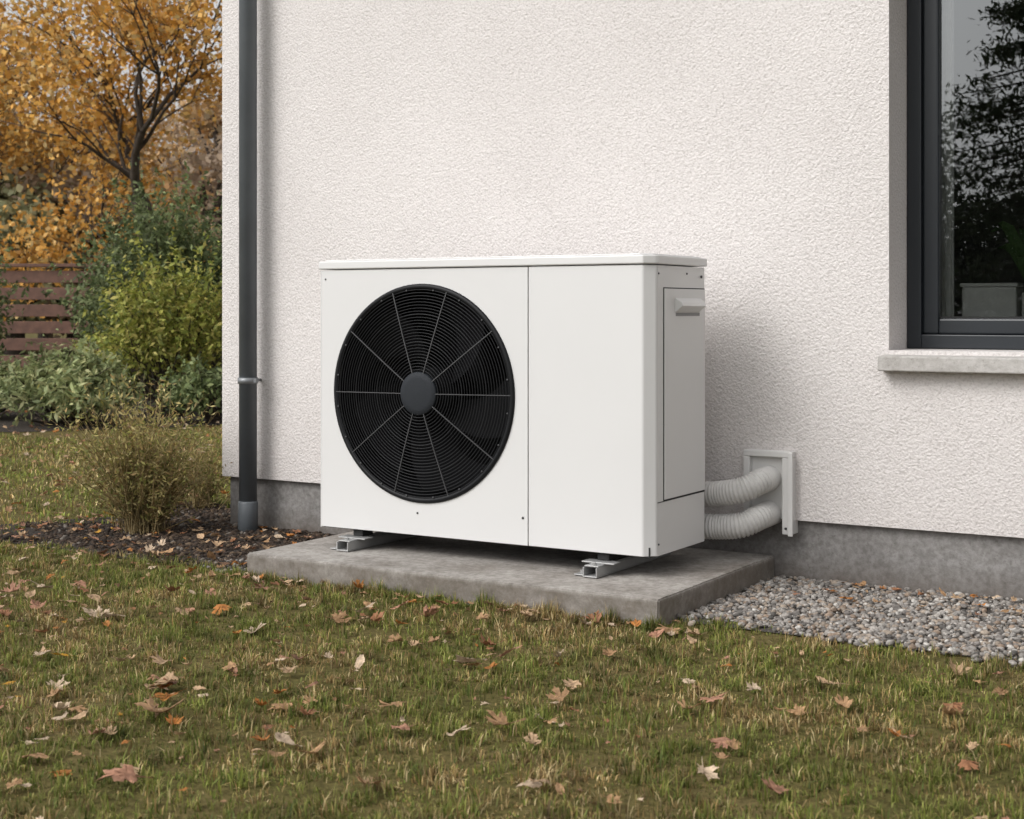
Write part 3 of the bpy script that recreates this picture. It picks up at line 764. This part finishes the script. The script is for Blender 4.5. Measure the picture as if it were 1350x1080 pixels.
def wispy(name, cx, cy, h, nst, seed):
    rs = np.random.default_rng(seed); segs = []; LP = []
    for i in range(nst):
        a = rs.uniform(0, 6.28); l = abs(rs.normal(0, .40)); L = h*rs.uniform(.45, 1.12)
        p = np.array([cx+rs.normal(0, .04), cy+rs.normal(0, .04), 0.]); bend = rs.uniform(.1, .6)
        for s in range(7):
            ang = l+bend*s/7*.9; d = np.array([math.cos(a)*math.sin(ang), math.sin(a)*math.sin(ang), math.cos(ang)])
            q = p+d*L/7+rs.normal(0, .004, 3)
            if q[0] > -4.06 or (q[1] > 4.46 and q[0] > -4.25): break
            r = .0024*(1-s/8.5)
            segs.append((tuple(p), tuple(q), r, r*.85))
            if s >= 1:
                for _ in range(3): LP.append(q+rs.normal(0, .011, 3))
                if rs.random() < .5:
                    sd = d+rs.normal(0, .6, 3); sd /= np.linalg.norm(sd); e = q+sd*h*.11
                    segs.append((tuple(q), tuple(e), r*.6, r*.3)); LP += [e, (e+q)/2+rs.normal(0, .006, 3)]
            p = q
    v, f = frusta(segs, 4)
    sp = np.array([(.34, .25, .12), (.46, .36, .19), (.20, .15, .07)]); sc = np.repeat(sp[rs.integers(0, 3, len(segs))], 8, 0)
    LP = np.array(LP); n = len(LP)
    lp = np.array([(.28, .26, .075), (.42, .35, .13), (.50, .42, .19), (.19, .20, .055), (.36, .25, .10)])
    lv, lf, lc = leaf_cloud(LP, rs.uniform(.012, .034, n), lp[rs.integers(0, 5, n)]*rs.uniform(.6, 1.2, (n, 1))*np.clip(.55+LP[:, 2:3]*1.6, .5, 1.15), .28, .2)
    return two_mat(name, [(v, f, sc), (lv, lf, lc)], [M_fol, M_fol])
wispy('ornamental_grass', -4.29, 4.24, .55, 330, 3)
wispy('ornamental_grass', -4.62, 4.9, .36, 70, 4)

# ------------------------------------------------------------------ fence
M_fence = paint('stained_timber', (.17, .085, .058), .7, .2, scale=12)
fence = empty('wooden_fence')
D = 15.6
fa = Vector((*at(-420, D), 0)); fb = Vector((*at(150, D), 0)); fd = (fb-fa).normalized(); fnrm = Vector((-fd.y, fd.x, 0))
def fence_box(nm, s0, s1, n0, n1, z0, z1):
    v = []
    for s in (s0, s1):
        for q in (n0, n1):
            for z in (z0, z1): p = fa+fd*s+fnrm*q; v.append((p.x, p.y, z))
    pymesh(nm, v, [(0, 1, 3, 2), (4, 6, 7, 5), (0, 4, 5, 1), (2, 3, 7, 6), (0, 2, 6, 4), (1, 5, 7, 3)], M_fence, fence, bevel=.004)
FL = (fb-fa).length
for i in range(7): fence_box('slat', 0, FL, -.012, .012, .10+i*.178, .10+i*.178+.128)
fence_box('cap_rail', -.02, FL+.02, -.05, .05, 1.335, 1.37)
for i in range(4): fence_box('post', i*FL/3-.045, i*FL/3+.045, .015, .10, 0, 1.334)

# ------------------------------------------------------------------ trees behind the viewpoint (seen reflected in the window)
def conifer(name, bx, by, h, w, seed, nl=20000):
    rs = np.random.default_rng(seed); segs = [((bx, by, 0), (bx, by, h), .16, .02)]; LP = []
    nbr = 170
    for i in range(nbr):
        z = h*(.06+.93*(i/nbr)); a = rs.uniform(0, 6.28); L = w*(1-z/h)**.75*rs.uniform(.7, 1.1)+.08
        e = np.array([bx+math.cos(a)*L, by+math.sin(a)*L, z-.18*L]); s = np.array([bx, by, z])
        segs.append((tuple(s), tuple(e), .025*(1-z/h)+.006, .004))
        m = nl//nbr; t = np.sqrt(rs.uniform(0, 1, m))[:, None]
        LP.append(s+(e-s)*t+rs.normal(0, 1, (m, 3))*np.array([.09*L+.04, .09*L+.04, .04+.03*L]))
    LP = np.concatenate(LP); n = len(LP); v, f = frusta(segs, 5)
    cp = np.array([(.06, .085, .042), (.085, .11, .06), (.05, .065, .035)])
    lv, lf, lc = leaf_cloud(LP, rs.uniform(.06, .14, n), cp[rs.integers(0, 3, n)], .3, .2)
    return two_mat(name, [(v, f, np.full((len(v), 3), .05)), (lv, lf, lc)], [M_bark, M_fol])
conifer('conifer_tree', -3.75, -9.2, 7.8, 1.7, 1, 24000)
conifer('conifer_tree', -2.0, -10.5, 8.2, 2.0, 2)
conifer('conifer_tree', -6.6, -12.5, 4.6, 1.9, 3, 12000)
shrub('hedge', -5.2, -12.0, 3.0, .9, 2.4, np.array([(.06, .08, .04), (.08, .10, .055)]), 12000, .14, 12, 90)

# ------------------------------------------------------------------ light, sky, camera
w = bpy.data.worlds.new('World'); scene.world = w; w.use_nodes = True; nt = w.node_tree
bg = nt.nodes['Background']; sky = N(nt, 'ShaderNodeTexSky'); sky.sky_type = 'NISHITA'; sky.sun_disc = False
EL, AZ = math.radians(42), math.radians(207)
sky.sun_elevation = EL; sky.sun_rotation = AZ; sky.dust_density = 4; sky.air_density = 1.2; sky.ozone_density = 1
hs = N(nt, 'ShaderNodeHueSaturation'); hs.inputs['Saturation'].default_value = .06; hs.inputs['Value'].default_value = 1.3
nt.links.new(sky.outputs[0], hs.inputs['Color']); nt.links.new(hs.outputs[0], bg.inputs[0]); bg.inputs[1].default_value = .15
sl = bpy.data.lights.new('sun', 'SUN'); sl.energy = .88; sl.angle = math.radians(28); sl.color = (1, .955, .91)
so = link(bpy.data.objects.new('sun', sl))
dirv = Vector((math.sin(AZ)*math.cos(EL), math.cos(AZ)*math.cos(EL), math.sin(EL)))
so.rotation_euler = dirv.to_track_quat('Z', 'Y').to_euler(); so.location = dirv*20

cam = bpy.data.cameras.new('camera'); co_ = link(bpy.data.objects.new('camera', cam))
co_.location = (0, 0, .88); co_.rotation_euler = (math.radians(90), 0, math.radians(31.4))
cam.sensor_width = 36; cam.lens = 52.0; cam.shift_y = -.097; cam.clip_end = 1000; cam.clip_start = .05
cam.dof.use_dof = True; cam.dof.focus_distance = 4.6; cam.dof.aperture_fstop = 8
scene.camera = co_
scene.view_settings.view_transform = 'Standard'; scene.view_settings.look = 'None'; scene.view_settings.exposure = 0
